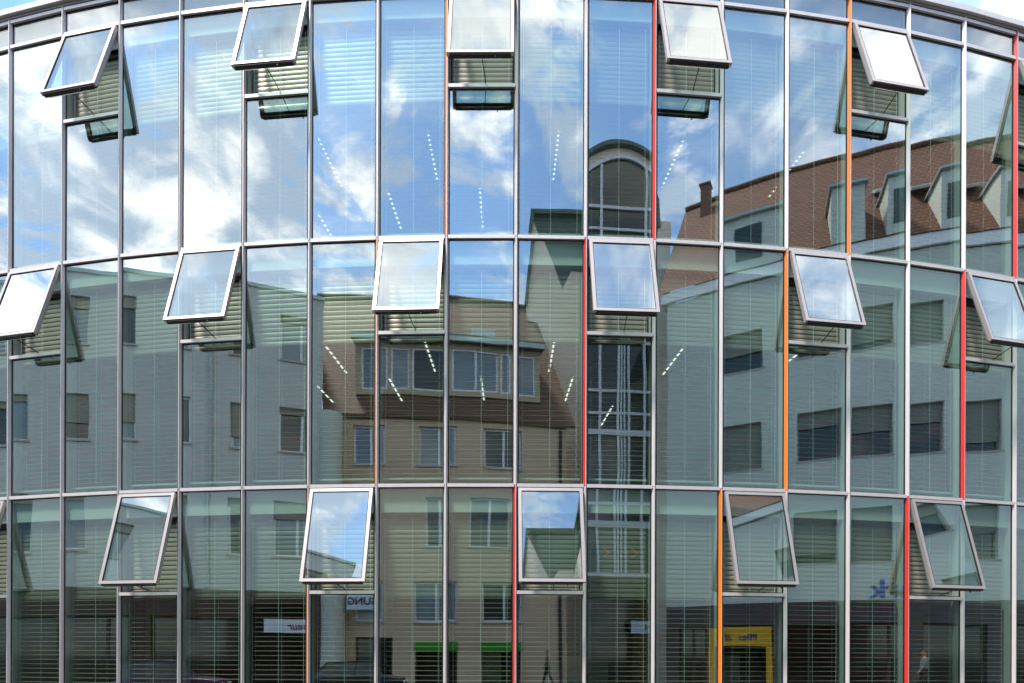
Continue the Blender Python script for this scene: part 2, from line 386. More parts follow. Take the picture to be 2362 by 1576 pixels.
# tilted open windows
def sash_parts(L, w=.92):
    h = w / 2; b = .046
    f = MB()
    f.box(-h, h, -.026, .026, -b, 0, 0); f.box(-h, h, -.026, .026, -L, -L + b, 0)
    f.box(-h, -h + b, -.026, .026, -L + b, -b, 0); f.box(h - b, h, -.026, .026, -L + b, -b, 0)
    k = .009; hi = h - b; y0, y1 = -.0245, -.004
    f.box(-hi, hi, y0, y1, -b - k, -b, 1); f.box(-hi, hi, y0, y1, -L + b, -L + b + k, 1)
    f.box(-hi, -hi + k, y0, y1, -L + b + k, -b - k, 1); f.box(hi - k, hi, y0, y1, -L + b + k, -b - k, 1)
    # rebated inner rim, smaller and behind the outer frame
    r = .012
    f.box(-h + r, h - r, .0265, .048, -b, -r, 1); f.box(-h + r, h - r, .0265, .048, -L + r, -L + b, 1)
    f.box(-h + r, -h + b, .0265, .048, -L + b, -b, 2); f.box(h - b, h - r, .0265, .048, -L + b, -b, 2)
    p_ = MB(); hp = hi - k; z0, z1 = -L + b + k, -b - k
    p_.box(-hp, hp, -.014, -.006, z0, z1, 1, skip='f'); p_.face([(-hp, -.014, z0), (hp, -.014, z0), (hp, -.014, z1), (-hp, -.014, z1)], 0)
    gb = MB(); gb.box(-h + .04, h - .04, -.012, .040, -L - .020, -L - .0005, 0); gb.box(h - .26, h - .245, .0, .02, -L - .045, -L - .02, 0)
    gb.box(-h + .10, h - .14, .0405, .052, -L - .012, -L - .002, 1)
    return (f.mesh('window', [M['sash'], M['black'], M['alu_dark']]), p_.mesh('pane', [M['glass'], M['glass_in']]), gb.mesh('gear_bar', [M['black'], M['chrome']]))
sp_ = {}
for st in range(3):
    L = math.hypot(.375, DROP[st]); al = math.atan2(.375, DROP[st])
    if L not in sp_: sp_[L] = sash_parts(L)
    wm, pm_, gm = sp_[L]
    zh = TOPS[st] - .05
    for i in OPEN[st]:
        hx, hy = [(a + b) / 2 for a, b in zip(V(i), V(i + 1))]
        rz = bay_rz(i); yo = -.036
        w = put('window', wm, office, (hx - sin(rz) * yo, hy + cos(rz) * yo - CD, zh), rz, -al)
        w['label'] = 'window tilted open'
        put('pane', pm_, w); put('gear_bar', gm, w)
        s_ = MB()
        hx_ = (0, -.0, -L + .02)
        a_ = Vector((.02, .03, -L + .01))
        # lower end of the stay on the vent sill, in sash space
        tgt = Vector((.06, -yo + .01, SILL[st] + .03 - zh)); tgt.rotate(Matrix.Rotation(al, 3, 'X'))
        s_.tube(a_, tgt, .0065, 0)
        s_.build('stay', M['black'], w)
        ob = MB(); ob.box(-.34, .30, .012, .045, .030, .05, 0); ob.box(-.30, -.06, .0, .0115, .034, .044, 1); ob.box(-.02, .14, .0, .0115, .034, .044, 1); ob.box(.22, .29, .0, .0115, .034, .044, 1)
        if st not in mm: mm[st] = ob.mesh('chain_opener', [M['black'], M['chrome']])
        put('chain_opener', mm[st], office, (hx, hy - CD, SILL[st]), rz)
# floors, ceilings, inner walls, roof edge
FAS = (.28, .35, .37)
for st in range(3):
    ring('spandrel_band', -.050, -.068, TOPS[st] - FAS[st], TOPS[st] - .045, M['white'])
    ring('ceiling', -.24, -9, TOPS[st] - FAS[st] - (.10 if st else .06), TOPS[st] - FAS[st] + .02, M['ceil'])
    ring('floor_slab', -.24, -9, TOPS[st] - FAS[st] + .024, TOPS[st] - .02, M['carpet'])
ring('ground_floor', -.02, -9, .0, .14, M['carpet'])
ring('back_wall', -9.01, -9.3, .0, 11.4, M['inwall'])
ring('ground_back_wall', -6.4, -6.6, .15, TOPS[2] - FAS[2] - .11, M['brownwall'])
ring('clerestory_back', -.06, -.09, T0 + .04, TP + .02, M['spandrel'])
ring('coping', .085, -.5, 11.575, 11.655, M['alu'])
ring('coping_drip', .045, -.45, 11.532, 11.572, M['alu_dark'])
ring('roof', -.10, -9.3, 11.41, 11.50, M['dark'])
def bbox(name, i, x0, x1, y0, y1, z0, z1, mat, label=None):
    m = MB(); m.box(x0, x1, y0, y1, z0, z1); o = m.build(name, mat, office, atbay(i), bay_rz(i))
    if label: o['label'] = label
for i in (I0, I1 - 1):
    bbox('end_wall', i, (0 if i == I0 else .9), (.1 if i == I0 else 1.), .25, 9, 0.15, 11.4, M['inwall'])
PART = [(1, 0, .25, .60, 'pink', (.50, .16, .17)), (1, 3, .17, .38, 'orange', (.55, .22, .10)), (1, 11, .72, .90, 'green', (.04, .40, .12)), (1, 14, .45, .75, 'crimson', (.50, .04, .09)),
        (2, 2, .19, .42, 'maroon', (.20, .02, .04)), (2, 2, .44, .90, 'ochre', (.50, .31, .09)), (2, 13, .60, .85, 'crimson', (.50, .04, .09)), (2, 10, .76, .90, 'sand', (.55, .28, .14)),
        (2, 5, .08, .24, 'rust', (.34, .10, .04)), (2, 5, .26, .40, 'ochre', (.50, .31, .09)), (2, 14, .04, .42, 'amber', (.62, .30, .02)), (2, 9, .80, .92, 'sand', (.55, .28, .14)), (2, 3, .30, .55, 'rust', (.34, .10, .04))]
for st, i, s0, s1, nm, c in PART:
    k = 'part_' + nm
    if k not in M: M[k] = pmat(nm + '_partition', c, .7, 0, .06, 2.)
    fl = (BOTS[st] if st < 2 else .145)
    sh_ = .26 * math.tan(math.atan2(V(i + .5)[0], V(i + .5)[1]) + bay_rz(i))   # end faces stand just behind the blinds
    bbox('partition_wall', i, s0 + sh_, s1 + sh_, .26, 3.6, fl + .0, TOPS[st] - FAS[st] - .12, M[k], nm + ' partition wall')

# ------------------------------------------------------------------ venetian blinds
def slat_geo(m, x0, x1, yc, zc, tilt, w=.090):
    # tilt: outer edge (towards -y) dips by tilt; cross-section is a shallow arch 2 mm thick
    u = (cos(tilt), sin(tilt)); nrm = (-sin(tilt), cos(tilt))
    pr = [(-.5, 0), (-.25, .006), (0, .008), (.25, .006), (.5, 0)]
    top = [(yc + a * w * u[0] + b * nrm[0], zc + a * w * u[1] + b * nrm[1]) for a, b in pr]
    bot = [(yc + a * w * u[0] + (b - .002) * nrm[0], zc + a * w * u[1] + (b - .002) * nrm[1]) for a, b in pr][::-1]
    m.prism(top + bot, 'x', x0, x1)
ORD = ['first', 'second', 'third', 'fourth', 'fifth', 'sixth', 'seventh', 'eighth', 'ninth', 'tenth', 'eleventh', 'twelfth', 'thirteenth', 'fourteenth', 'fifteenth', 'sixteenth', 'seventeenth', 'eighteenth']
PITCH = .0705
blind_me = []
for st in range(3):
    zt = TOPS[st] - FAS[st] - .06; zb = BOTS[st] + .13
    if st == 2: zb = .50
    zc = SILL[st] - (.08 if st == 0 else .06)
    m = MB(); z = zt - .05; rnd = random.Random(st)
    while z > zb + .03:
        closed = z > zc
        slat_geo(m, .062, .938, .135, z, (R_((82, 78, 75)[st]) if closed else R_((17, 13, 4)[st])) + rnd.uniform(-.035, .035))
        z -= PITCH
    c = MB()
    for x in (.10, .50, .885):
        c.box(x - .0035, x + .0035, .088, .0905, zb, zt - .02); c.box(x - .0035, x + .0035, .180, .1825, zb, zt - .02)
    r = MB(); r.box(.062, .938, .098, .172, zb - .012, zb + .014)
    h = MB(); h.box(.05, .95, .10, .17, zt - .018, zt + .045)
    blind_me.append((m.mesh('slats', M['slat']), c.mesh('ladder_cords', M['cord']), r.mesh('bottom_rail', M['cord']), h.mesh('head_box', M['dark'])))
for st in range(3):
    for i in range(-1, 17):
        how = 'at its tilted open window' if i in OPEN[st] else 'behind closed glass'
        b = thing('venetian_blind', 'grey slatted blind %s, %s, %s bay from the left' % (how, STOREY[st], ORD[i + 1]), 'blind',
                  (*V(i), 0), bay_rz(i), 'venetian blinds behind the glass front')
        for me in blind_me[st]: put(me.name, me, b)

# ------------------------------------------------------------------ ceiling lamps
lt = MB(); lt.box(-.011, .011, 0, 1.1, -.012, 0); lh = MB(); lh.box(-.045, .045, -.02, 1.12, .0005, .05)
lt_me = lt.mesh('light_strip', M['lamp']); lh_me = lh.mesh('housing', M['frame_w'])
LAMPS = [(0, 3, .5, 3.1), (0, 4, .35, 1.8), (0, 5, .3, 3.1), (0, 6, .40, 1.8), (0, 7, .28, 3.1), (0, 8, .78, 1.8), (0, 11, .15, 1.8), (0, 13, .5, 1.8),
         (1, 1, .9, 1.9), (1, 2, .6, 3.2), (1, 3, .55, 3.2), (1, 4, .45, 1.9), (1, 5, .3, 3.2), (1, 6, .35, 1.9), (1, 7, .31, 3.2),
         (1, 8, .72, 1.9), (1, 9, .3, 3.2), (1, 10, .5, 4.5), (1, 11, .2, 1.9), (1, 13, .45, 1.9)]
for st, i, s, d in LAMPS:
    x, y = V(i); rz = bay_rz(i)
    ce = TOPS[st] - FAS[st] - (.10 if st else .06)
    where = {1.8: 'near the glass', 1.9: 'near the glass', 3.1: 'one row back', 3.2: 'one row back', 4.5: 'two rows back'}[d]
    o = thing('ceiling_lamp', 'lit ceiling strip %s, %s, %s bay from the left' % (where, STOREY[st], ORD[i + 1]), 'ceiling light',
              (x + s * cos(rz) - d * sin(rz), y + s * sin(rz) + d * cos(rz), ce - .052), rz, 'ceiling strips seen between the slats')
    put('light_strip', lt_me, o); put('housing', lh_me, o)
dl = MB(); dl.tube((0, 0, -.004), (0, 0, .0), .035, 0, 12); dh = MB(); dh.tube((0, 0, .0005), (0, 0, .06), .05, 0, 12)
dl_me, dh_me = dl.mesh('bulb', M['warm']), dh.mesh('housing', M['frame_w'])
for i, s, d in ((2, .25, 2.0), (8, .8, 2.4), (10, .45, 3.0), (12, .35, 3.4), (12, .75, 3.4)):
    x, y = V(i); rz = bay_rz(i)
    o = thing('downlight', 'small warm ground storey spotlight, %s bay from left%s' % (ORD[i + 1], {(12, .35): ', nearer the orange mullion', (12, .75): ', nearer the red mullion'}.get((i, s), '')), 'spotlight',
              (x + s * cos(rz) - d * sin(rz), y + s * sin(rz) + d * cos(rz), TOPS[2] - FAS[2] - .162), rz, 'warm spotlights on the ground floor')
    put('bulb', dl_me, o); put('housing', dh_me, o)
def bay_pt(i, s, d, z): x, y = V(i); rz = bay_rz(i); return (x + s * cos(rz) - d * sin(rz), y + s * sin(rz) + d * cos(rz), z)
# office chair behind the middle storey glass
ch = thing('office_chair', 'purple fabric chair with its back to the middle storey glass', 'chair', bay_pt(2, .45, .75, T2 - .02), bay_rz(2))
c = MB(); c.box(-.24, .24, 0, .46, .42, .49); c.build('seat', M['purple'], ch)
c = MB(); c.box(-.23, .23, -.05, 0, .55, .98); c.box(-.03, .03, -.03, -.001, .45, .549); c.build('backrest', M['purple'], ch)
for k in range(5):
    c = MB(); a = 2 * pi * k / 5; c.tube((0, .23, .10), (.27 * cos(a), .23 + .27 * sin(a), .04), .02); c.build('leg', M['black'], ch)
c = MB(); c.tube((0, .23, .1), (0, .23, .419), .025); c.build('column', M['black'], ch)
# boards and plants on the ground floor
for i, s, w, zt, lab, r in ((7, .45, .34, 1.64, 'pale display board with small print behind the ground storey glass, left of the red mullion', 0), (9, .10, .36, 1.60, 'pale stacked display board behind the ground storey glass beside the ninth bay', 1),
                         (11, .22, .36, 1.62, 'pale slatted board under the yellow sign, right of the orange mullion', 2)):
    t = thing('display_board', lab, 'display board', bay_pt(i, s, .55, .14), bay_rz(i), 'pale boards standing behind the ground floor glass')
    c = MB(); c.box(-w, w, 0, .04, .06, zt - .14); c.build('panel', M['paper'], t)
    for sx in (-1, 1):
        c = MB(); c.box(sx * w * .8 - .02, sx * w * .8 + .02, -.15, .19, 0, .059); c.build('foot', M['alu_dark'], t)
for k, (i, s) in enumerate(((14, .25), (14, .5), (14, .75))):
    t = thing('potted_plant', 'small leafy pot plant on the middle floor, %s of three behind the red mullion bay' % ('left', 'middle', 'right')[k], 'plant', bay_pt(i, s, .5, T2 - .02), 0, 'pot plants on the middle floor')
    c = MB(); c.tube((0, 0, 0), (0, 0, .22), .10, 0, 12); c.build('pot', M['pot'], t)
    rnd = random.Random(k); c = MB()
    for q in range(60):
        a = rnd.uniform(0, 2 * pi); rr = rnd.uniform(.02, .16); z = .24 + rnd.uniform(0, .26); b = a + rnd.uniform(-.6, .6)
        x, y = rr * cos(a), rr * sin(a); l = .07; w = .02
        c.face([(x, y, z), (x + l * .5 * cos(b) - w * sin(b), y + l * .5 * sin(b) + w * cos(b), z + .02), (x + l * cos(b), y + l * sin(b), z), (x + l * .5 * cos(b) + w * sin(b), y + l * .5 * sin(b) - w * cos(b), z + .02)])
    c.build('leaves', M['leaf'], t, fix=False)

# ------------------------------------------------------------------ opposite side of the street (mirrored in the glass)
# house frames: local x runs along the front, local y points to the glass front, z up
def wall_open(m, s0, s1, z0, z1, ops, y0, y1, mt=0, mr=0):
    xs = sorted({s0, s1, *[a for o in ops for a in (o[0], o[1])]}); zs = sorted({z0, z1, *[a for o in ops for a in (o[2], o[3])]})
    inside = lambda x, z: any(a < x < b and c < z < d for a, b, c, d in ops)
    solid = {}
    for a, b in zip(xs, xs[1:]):
        for c, d in zip(zs, zs[1:]): solid[a, c] = not inside((a + b) / 2, (c + d) / 2)
    X = list(zip(xs, xs[1:])); Z = list(zip(zs, zs[1:]))
    for ia, (a, b) in enumerate(X):
        for ic, (c, d) in enumerate(Z):
            if not solid[a, c]: continue
            m.face([(a, y1, c), (a, y1, d), (b, y1, d), (b, y1, c)], mt); m.face([(a, y0, c), (b, y0, c), (b, y0, d), (a, y0, d)], mt)
            if ia == 0 or not solid[X[ia - 1][0], c]: m.face([(a, y0, c), (a, y0, d), (a, y1, d), (a, y1, c)], mr)
            if ia == len(X) - 1 or not solid[X[ia + 1][0], c]: m.face([(b, y0, c), (b, y1, c), (b, y1, d), (b, y0, d)], mr)
            if ic == 0 or not solid[a, Z[ic - 1][0]]: m.face([(a, y0, c), (a, y1, c), (b, y1, c), (b, y0, c)], mr)
            if ic == len(Z) - 1 or not solid[a, Z[ic + 1][0]]: m.face([(a, y0, d), (b, y0, d), (b, y1, d), (a, y1, d)], mr)
def add_window(parent, a, b, c, d, y, split=1, fr=.07, glass='hglass', sill=True, frame='frame_w', blind=0., shut='shutter'):
    """framed window set into an opening; y = plane of the frame's face; blind = share of the height covered by a roller shutter"""
    m = MB(); dp = .06
    m.box(a, b, y - dp, y, d - fr, d); m.box(a, b, y - dp, y, c, c + fr)
    m.box(a, a + fr, y - dp, y, c + fr, d - fr); m.box(b - fr, b, y - dp, y, c + fr, d - fr)
    for k in range(1, split):
        x = a + (b - a) * k / split; m.box(x - fr * .6, x + fr * .6, y - dp, y, c + fr, d - fr)
    w = m.build('window', M[frame], parent)
    q = MB(); q.box(a + fr * .5, b - fr * .5, y - .045, y - .03, c + fr * .5, d - fr * .5); q.build('pane', M[glass], w)
    if sill:
        q = MB(); q.box(a - .06, b + .06, y - .04, y + .17, c - .07, c - .003); q.build('sill', M['sill'], w)
    if blind:
        q = MB(); z = d - .02
        while z > d - blind * (d - c): q.box(a + .01, b - .01, y + .01, y + .03, z - .047, z - .004); z -= .05
        q.build('shutter', M[shut], w)
    return w
def frame_line(p, q): return math.atan2(q[1] - p[1], q[0] - p[0])

# --- grey house on the left
# each house is drawn in its own metres along (x) and up (z), then set at its place and size across the street
GP = (-28.393, -1.273); grz = R_(-29.887); GS = (1.388, 1.38, 1.340)
BP = (-12.056, -11.79); brz = R_(-9.82); BS = (1.40, 1.38, 1.348)
TPt = (.07, -14.75); TS = (1.3816, 1.35, 1.3475)
RP = (9.772, -9.878); rrz = R_(38.035); RS = (1.4246, 1.40, 1.3415)
def seat(o, S): o.scale = S; o.location.z = CAM_Z * (1 - S[2])
def street_pt(P, rz, s, o, z=0.): return (P[0] + cos(rz) * s - sin(rz) * o, P[1] + sin(rz) * s + cos(rz) * o, z)
grey = thing('grey_house', 'tall plain grey plastered house mirrored in the panes at the left', 'house', (*GP, 0), grz); seat(grey, GS)
cols = [(-10.6, -9.6), (-8.0, -7.0), (-5.3, -4.3), (-2.6, -1.6), (-.35, .35), (2.3, 3.07), (4.85, 5.47), (7.2, 7.92), (9.15, 9.95), (11.45, 12.95)]
rows = [(5.1, 7.05), (8.87, 10.43), (12.1, 13.72)]
ops = [(a, b, c, d) for a, b in cols for c, d in rows]
shops = [(-11, -8, .3, 2.9), (-7, -3.5, .3, 2.9), (-2.8, 1.2, .3, 2.9), (2.0, 5.4, .3, 2.9), (6.0, 9.6, .3, 2.9), (10.2, 13.2, .3, 3.4)]
m = MB(); wall_open(m, -14, 13.85, 3.85, 14.5, ops, -.3, 0); m.box(-14, 13.85, -9, -.301, 0.02, 14.45); m.build('wall', M['gplaster'], grey)
m = MB(); wall_open(m, -14, 13.85, .0, 3.849, shops, -.3, .03); m.build('shop_front', M['brownfront'], grey)
for a, b, c, d in shops:
    w = add_window(grey, a, b, c, d, -.12, 2, .08, 'sglass', False, 'brownfront')
m = MB(); m.prism([(-9.1, 14.46), (.06, 14.50), (.06, 14.62), (-9.1, 14.8)], 'x', -14.05, 13.9); m.build('roof', M['lead'], grey)
for k, (a, b) in enumerate(cols):
    for j, (c, d) in enumerate(rows):
        sh = {(7, 1): .0, (8, 1): .72, (5, 1): .6, (6, 1): .6, (5, 2): .2, (6, 2): .2}.get((k, j), .12 if (k + j) % 3 else .3)
        add_window(grey, a, b, c, d, -.12, 2 if b - a > 1 else 1, .07, 'hglass_l' if (k + j) % 2 else 'hglass', True, 'frame_w', sh)
m = MB(); m.tube((8.55, .06, 3.9), (8.55, .06, 14.4), .05); m.build('downpipe', M['lead'], grey)

# --- beige house with tiled roof and dormer band
beige = thing('beige_house', 'beige plastered house with brown tiled roof and long dormer band, mirrored in the middle panes', 'house', (*BP, 0), brz); seat(beige, BS)
W1 = [(1.0, 2.95), (4.11, 6.38), (7.33, 9.71)]
ops = [(a, b, 8.77, 10.25) for a, b in W1] + [(a, b, 2.9, 4.42) for a, b in W1] + [(4.5, 5.5, 5.7, 7.58), (6.85, 8.32, 5.7, 7.6), (1.3, 2.4, 5.7, 7.58), (9.7, 10.5, 5.7, 7.58)]
sh = [(4.15, 6.4, .15, 2.1), (7.3, 9.7, .15, 2.1), (1.0, 3.3, .15, 2.3)]
m = MB(); wall_open(m, .2, 11.45, 0, 10.62, ops + sh, -.3, 0); m.box(.2, 11.45, -10, -.301, .02, 10.6); m.build('wall', M['bplaster'], beige)
for a, b, c, d in ops:
    add_window(beige, a, b, c, d, -.12, 3 if b - a > 1.9 else 2, .07, ('hglass_l' if (a * 7) % 2 < 1.2 else 'hglass'), True, 'frame_w', 0)
for a, b, c, d in sh: add_window(beige, a, b, c, d, -.14, 2, .07, 'sglass', False, 'brownfront')
for a, b in ((4.15, 6.4), (7.3, 9.7)):
    m = MB(); m.box(a, b, .004, .12, 1.78, 2.12); m.build('green_shop_band', M['green'], beige)
zr = 18.05; ze = 10.62
m = MB()
m.face([(.0, .12, ze), (11.75, .12, ze), (11.25, -5, zr), (-1.6, -5, zr)]); m.face([(.0, .12, ze - .14), (11.75, .12, ze - .14), (11.25, -5, zr - .14), (-1.6, -5, zr - .14)])
m.face([(.0, .12, ze), (11.75, .12, ze), (11.75, .12, ze - .14), (.0, .12, ze - .14)])
m.face([(11.75, .12, ze), (11.25, -5, zr), (11.25, -5, zr - .14), (11.75, .12, ze - .14)]); m.face([(.0, .12, ze), (-1.6, -5, zr), (-1.6, -5, zr - .14), (.0, .12, ze - .14)])
m.face([(-1.6, -5, zr), (11.25, -5, zr), (11.75, -10.2, ze), (0, -10.2, ze)])
roof = m.build('roof', M['tile_b'], beige)
m = MB(); m.prism([(11.45, 0, ), (11.45, -10), (11.2, -5)], 'z', 0.02, .03)
m = MB(); m.face([(11.45, -.05, ze), (11.45, -10, ze), (11.1, -5, zr - .2)]); m.face([(11.3, -.05, ze), (11.3, -10, ze), (11.0, -5, zr - .2)]); m.build('gable_wall', M['bplaster'], beige)
m = MB(); m.tube((-1.6, -5, zr + .03), (11.25, -5, zr + .03), .09); m.build('ridge_tiles', M['tile_b'], roof)
rnd = random.Random(5); m = MB()
m.prism([(11.62, ze + .02), (11.80, ze + .02), (11.32, zr + .02), (11.14, zr + .02)], 'y', -.02, .02)
# dormer band
dm = MB(); dops = [(1.2, 2.95), (3.05, 3.75), (3.85, 5.05), (5.15, 6.1), (6.2, 7.95), (8.06, 8.45), (8.55, 10.3)]
wall_open(dm, 1.0, 10.5, 11.62, 13.66, [(a, b, 11.82, 13.42) for a, b in dops], -.62, -.5); dm.box(1.0, 10.5, -3.0, -.621, 11.62, 13.6)
dm.build('dormer_wall', M['dormer_tan'], beige)
for k, (a, b) in enumerate(dops): add_window(beige, a, b, 11.82, 13.42, -.53, 2 if b - a > 1.3 else 1, .075, 'hglass' if k in (2,) else 'hglass_l', False)
m = MB(); m.prism([(-3.2, 14.05), (-.25, 13.62), (-.25, 13.9), (-3.2, 14.35)], 'x', .9, 10.62); m.build('dormer_roof', M['copper'], beige)
m = MB(); m.box(.9, 10.62, -.245, -.16, 13.60, 13.78); m.build('gutter', M['lead'], beige)
m = MB(); m.box(7.0, 7.9, -1.6, -1.0, 14.2, 14.6); m.build('roof_light', M['lead'], beige)
m = MB(); m.tube((.32, .5, .0), (.32, .5, 10.4), .42, 0, 24); m.build('round_corner_pier', M['rplaster'], beige, smooth=False)
m = MB(); m.tube((11.2, .07, .2), (11.2, .07, 10.4), .06); m.build('downpipe', M['dark'], beige)

# --- tall gabled house behind, with the arched glazed tower
tall = thing('gabled_tower_house', 'tall pinkish house with dark green roof and arched glazed stair tower', 'house', (*TPt, 0)); seat(tall, TS)
gab = [(1.33, .05), (1.33, 17.9), (1.74, 21.8), (2.96, 18.55), (3.34, 19.36), (4.15, 19.36), (4.15, .05)]
m = MB(); m.prism([(x, z) for x, z in gab], 'y', -4.5, -4.1); m.box(1.36, 8.9, -9, -4.51, .05, 17.5); m.box(4.15, 8.9, -4.5, -.62, .05, 19.0)
m.build('wall', M['tplaster'], tall)
m = MB(); m.prism([(1.70, 22.2), (4.35, 22.2), (8.8, 21.6), (8.9, 17.6), (1.5, 17.6)], 'y', -8.5, -4.2); m.build('roof', M['copper'], tall)
m = MB()
m.prism([(1.20, 17.7), (1.36, 17.7), (1.80, 22.0), (1.66, 22.2)], 'y', -4.09, -3.95); m.prism([(1.66, 22.2), (1.80, 22.0), (4.3, 22.0), (4.3, 22.2)], 'y', -4.085, -3.94); m.build('verge', M['copper'], tall)
# tower: x 4.2 .. 7.15 front with barrel top
cx = 5.72; hw = 1.62; spring = 20.55; crown = 22.05
def arc(w, top, q, n=18): return [(cx - w + 2 * w * k / n, top - q * (w * (2 * k / n - 1)) ** 2) for k in range(n + 1)]
top_out = arc(hw, 22.02, .30)
m = MB(); outl = [(cx - hw, .05)] + top_out + [(cx + hw, .05)]
m.prism(outl, 'y', -.6, -.13); m.build('tower_wall', M['tplaster'], tall)
m = MB()
m.prism([(x, z + .16) for x, z in top_out] + [(x, z + .002) for x, z in top_out][::-1], 'y', -3.5, .12); m.build('barrel_roof', M['copper'], tall)
# arched glazing of the tower
gx0, gx1 = cx - 1.385, cx + 1.385
m = MB()
arch = [(x, z) for x, z in arc(1.385, 21.46, .33)]
m.prism([(gx0, 4.85)] + arch + [(gx1, 4.85)], 'y', -.12, -.06)
gl = m.build('tower_glazing', M['hglass'], tall)
m = MB(); fy0, fy1 = -.055, .03
for a, b in zip(arch, arch[1:]):
    m.prism([a, b, (b[0], b[1] + .13), (a[0], a[1] + .13)], 'y', fy0, fy1)
for x, w in ((gx0, .05), (4.92, .05), (5.62, .045), (5.74, .03), (5.86, .03), (6.04, .045), (6.70, .05), (gx1, .05)):
    zt = 20.8 if x in (gx0, gx1) else (21.2 if x in (4.92, 6.70) else 17.3)
    m.box(x - w, x + w, fy0 + .004, fy1 - .004, 4.85, zt)
for z, w in ((19.55, .06), (18.65, .05), (17.3, .06), (15.4, .05), (14.2, .05), (12.27, .05), (11.38, .05), (10.6, .11), (7.76, .06), (6.91, .13), (4.87, .07)):
    m.box(gx0 + .05, gx1 - .05, fy0 + .008, fy1 - .008 + (.04 if w > .1 else 0), z - w, z + w)
m.build('tower_frames', M['frame_w'], gl)
for x in (5.10, 6.22):
    m = MB()
    m.prism([(x, 5.97), (x + .10, 5.97), (x + .33, 5.775), (x + .23, 5.775)], 'y', .031, .045); m.prism([(x, 5.58), (x + .10, 5.58), (x + .33, 5.774), (x + .23, 5.774)], 'y', .031, .045)
    m.build('orange_arrow', M['orange'], tall)
m = MB(); m.box(7.25, 8.9, -.6, -.2, .05, 19.6); m.build('side_wall', M['tplaster'], tall)
m = MB(); m.prism([(7.22, 19.3), (8.45, 19.3), (8.36, 20.4), (7.9, 21.3), (7.22, 21.9)], 'y', -3.5, -.1); m.build('side_roof', M['copper'], tall)
for c, d in ((13.2, 14.6), (15.8, 17.2)): add_window(tall, 7.45, 7.95, c, d, -.13, 1, .06, 'hglass', True)
m = MB(); m.box(4.3, 7.2, -.125, .0, .2, 3.9); m.build('shop_window', M['sglass'], tall)
m = MB(); m.box(4.15, 7.25, -.12, .1, 3.95, 4.7); m.build('shop_fascia', M['brownfront'], tall)

# --- tiled house on the right
rt = thing('tiled_house', 'long pale house with red brown tiled roof, white eaves board and dormers', 'house', (*RP, 0), rrz); seat(rt, RS)
rc = [(2.6, 3.8), (5.48, 6.62), (7.58, 8.62), (9.72, 10.55), (11.75, 12.68), (14.2, 15.4), (17.2, 18.4), (20.2, 21.4)]
rr = [(4.5, 6.12), (7.7, 9.2), (10.95, 12.2)]
ops = [(a, b, c, d) for a, b in rc for c, d in rr]
sh = [(.6, 1.5, .2, 2.6), (1.8, 4.25, .2, 2.6), (4.8, 7.0, .2, 2.6), (7.5, 9.6, .2, 2.6), (10.1, 12.4, .2, 2.6), (13, 16, .2, 2.6), (17, 20, .2, 2.6)]
m = MB(); wall_open(m, .2, 26, 3.3, 13.75, ops, -.3, 0); m.box(.2, 26, -8, -.301, .02, 13.7); m.build('wall', M['rplaster'], rt)
m = MB(); wall_open(m, .2, 26, 0, 3.299, sh, -.3, .02); m.build('shop_front', M['darkfront'], rt)
for k, (a, b, c, d) in enumerate(ops): add_window(rt, a, b, c, d, -.16, 1, .05, 'hglass', True, 'shutter_d', (.35, .95, .5, .8, .3)[k % 5], 'shutter_d')
for a, b, c, d in sh: add_window(rt, a, b, c, d, -.14, 2, .07, 'sglass', False, 'brownfront')
m = MB(); m.box(.0, 26.2, .004, .10, 13.78, 14.13); m.build('eaves_board', M['eaves_white'], rt)
m = MB(); e0, zr_, dr = 14.14, 19.5, -3.5
m.prism([(.14, e0), (dr, zr_), (-7.8, e0), (-7.8, e0 - .1), (dr, zr_ - .14), (.14, e0 - .004)], 'x', -.1, 26.3); rroof = m.build('roof', M['tile_r'], rt)
m = MB(); m.tube((-.1, dr, zr_ + .03), (26.3, dr, zr_ + .03), .10); m.build('ridge_tiles', M['tile_r'], rroof)
m = MB(); m.box(.05, .22, -7.7, .0, 13.76, 14.3); m.build('gable_wall', M['rplaster'], rt)
def roof_y(z): return .14 + (dr - .14) * (z - e0) / (zr_ - e0)
# dormers: low flat-topped boxes with a window, one with a wide front
for a, b, zt in ((2.5, 4.4, 15.75), (6.4, 7.85, 15.85), (8.4, 9.25, 15.85), (10.45, 11.35, 15.85), (12.7, 13.6, 15.85), (14.9, 15.8, 15.85), (17.1, 18, 15.85)):
    yf = .13
    d = MB(); d.box(a, b, roof_y(zt) - .3, yf, 14.16, zt); dd = d.build('dormer', M['rplaster'], rt)
    d = MB(); d.box(a - .07, b + .07, roof_y(zt) - .3, yf + .12, zt + .003, zt + .08); d.build('dormer_roof', M['lead'], dd)
    wl = min(.75, b - a - .3); x = (a + b) / 2
    d = MB(); d.box(x - wl / 2, x + wl / 2, yf + .003, yf + .03, 14.45, 15.45); d.build('dormer_window', M['hglass'], dd)
for a, b in ((8.3, 9.25), (10.05, 10.95), (12.2, 12.85), (14.4, 15.2)):
    zc = 16.7; y0 = roof_y(zc)
    d = MB(); d.prism([(y0 + .02, zc), (y0 + .60, zc - .42), (y0 + .64, zc - .37), (y0 + .06, zc + .05)], 'x', a, b); d.build('roof_window', M['lead'], rt)
d = MB(); d.box(.55, .88, -3.2, -2.85, 18.2, 19.75); d.box(.51, .92, -3.24, -2.81, 19.753, 19.83); d.build('chimney', M['chimney_brick'], rroof)
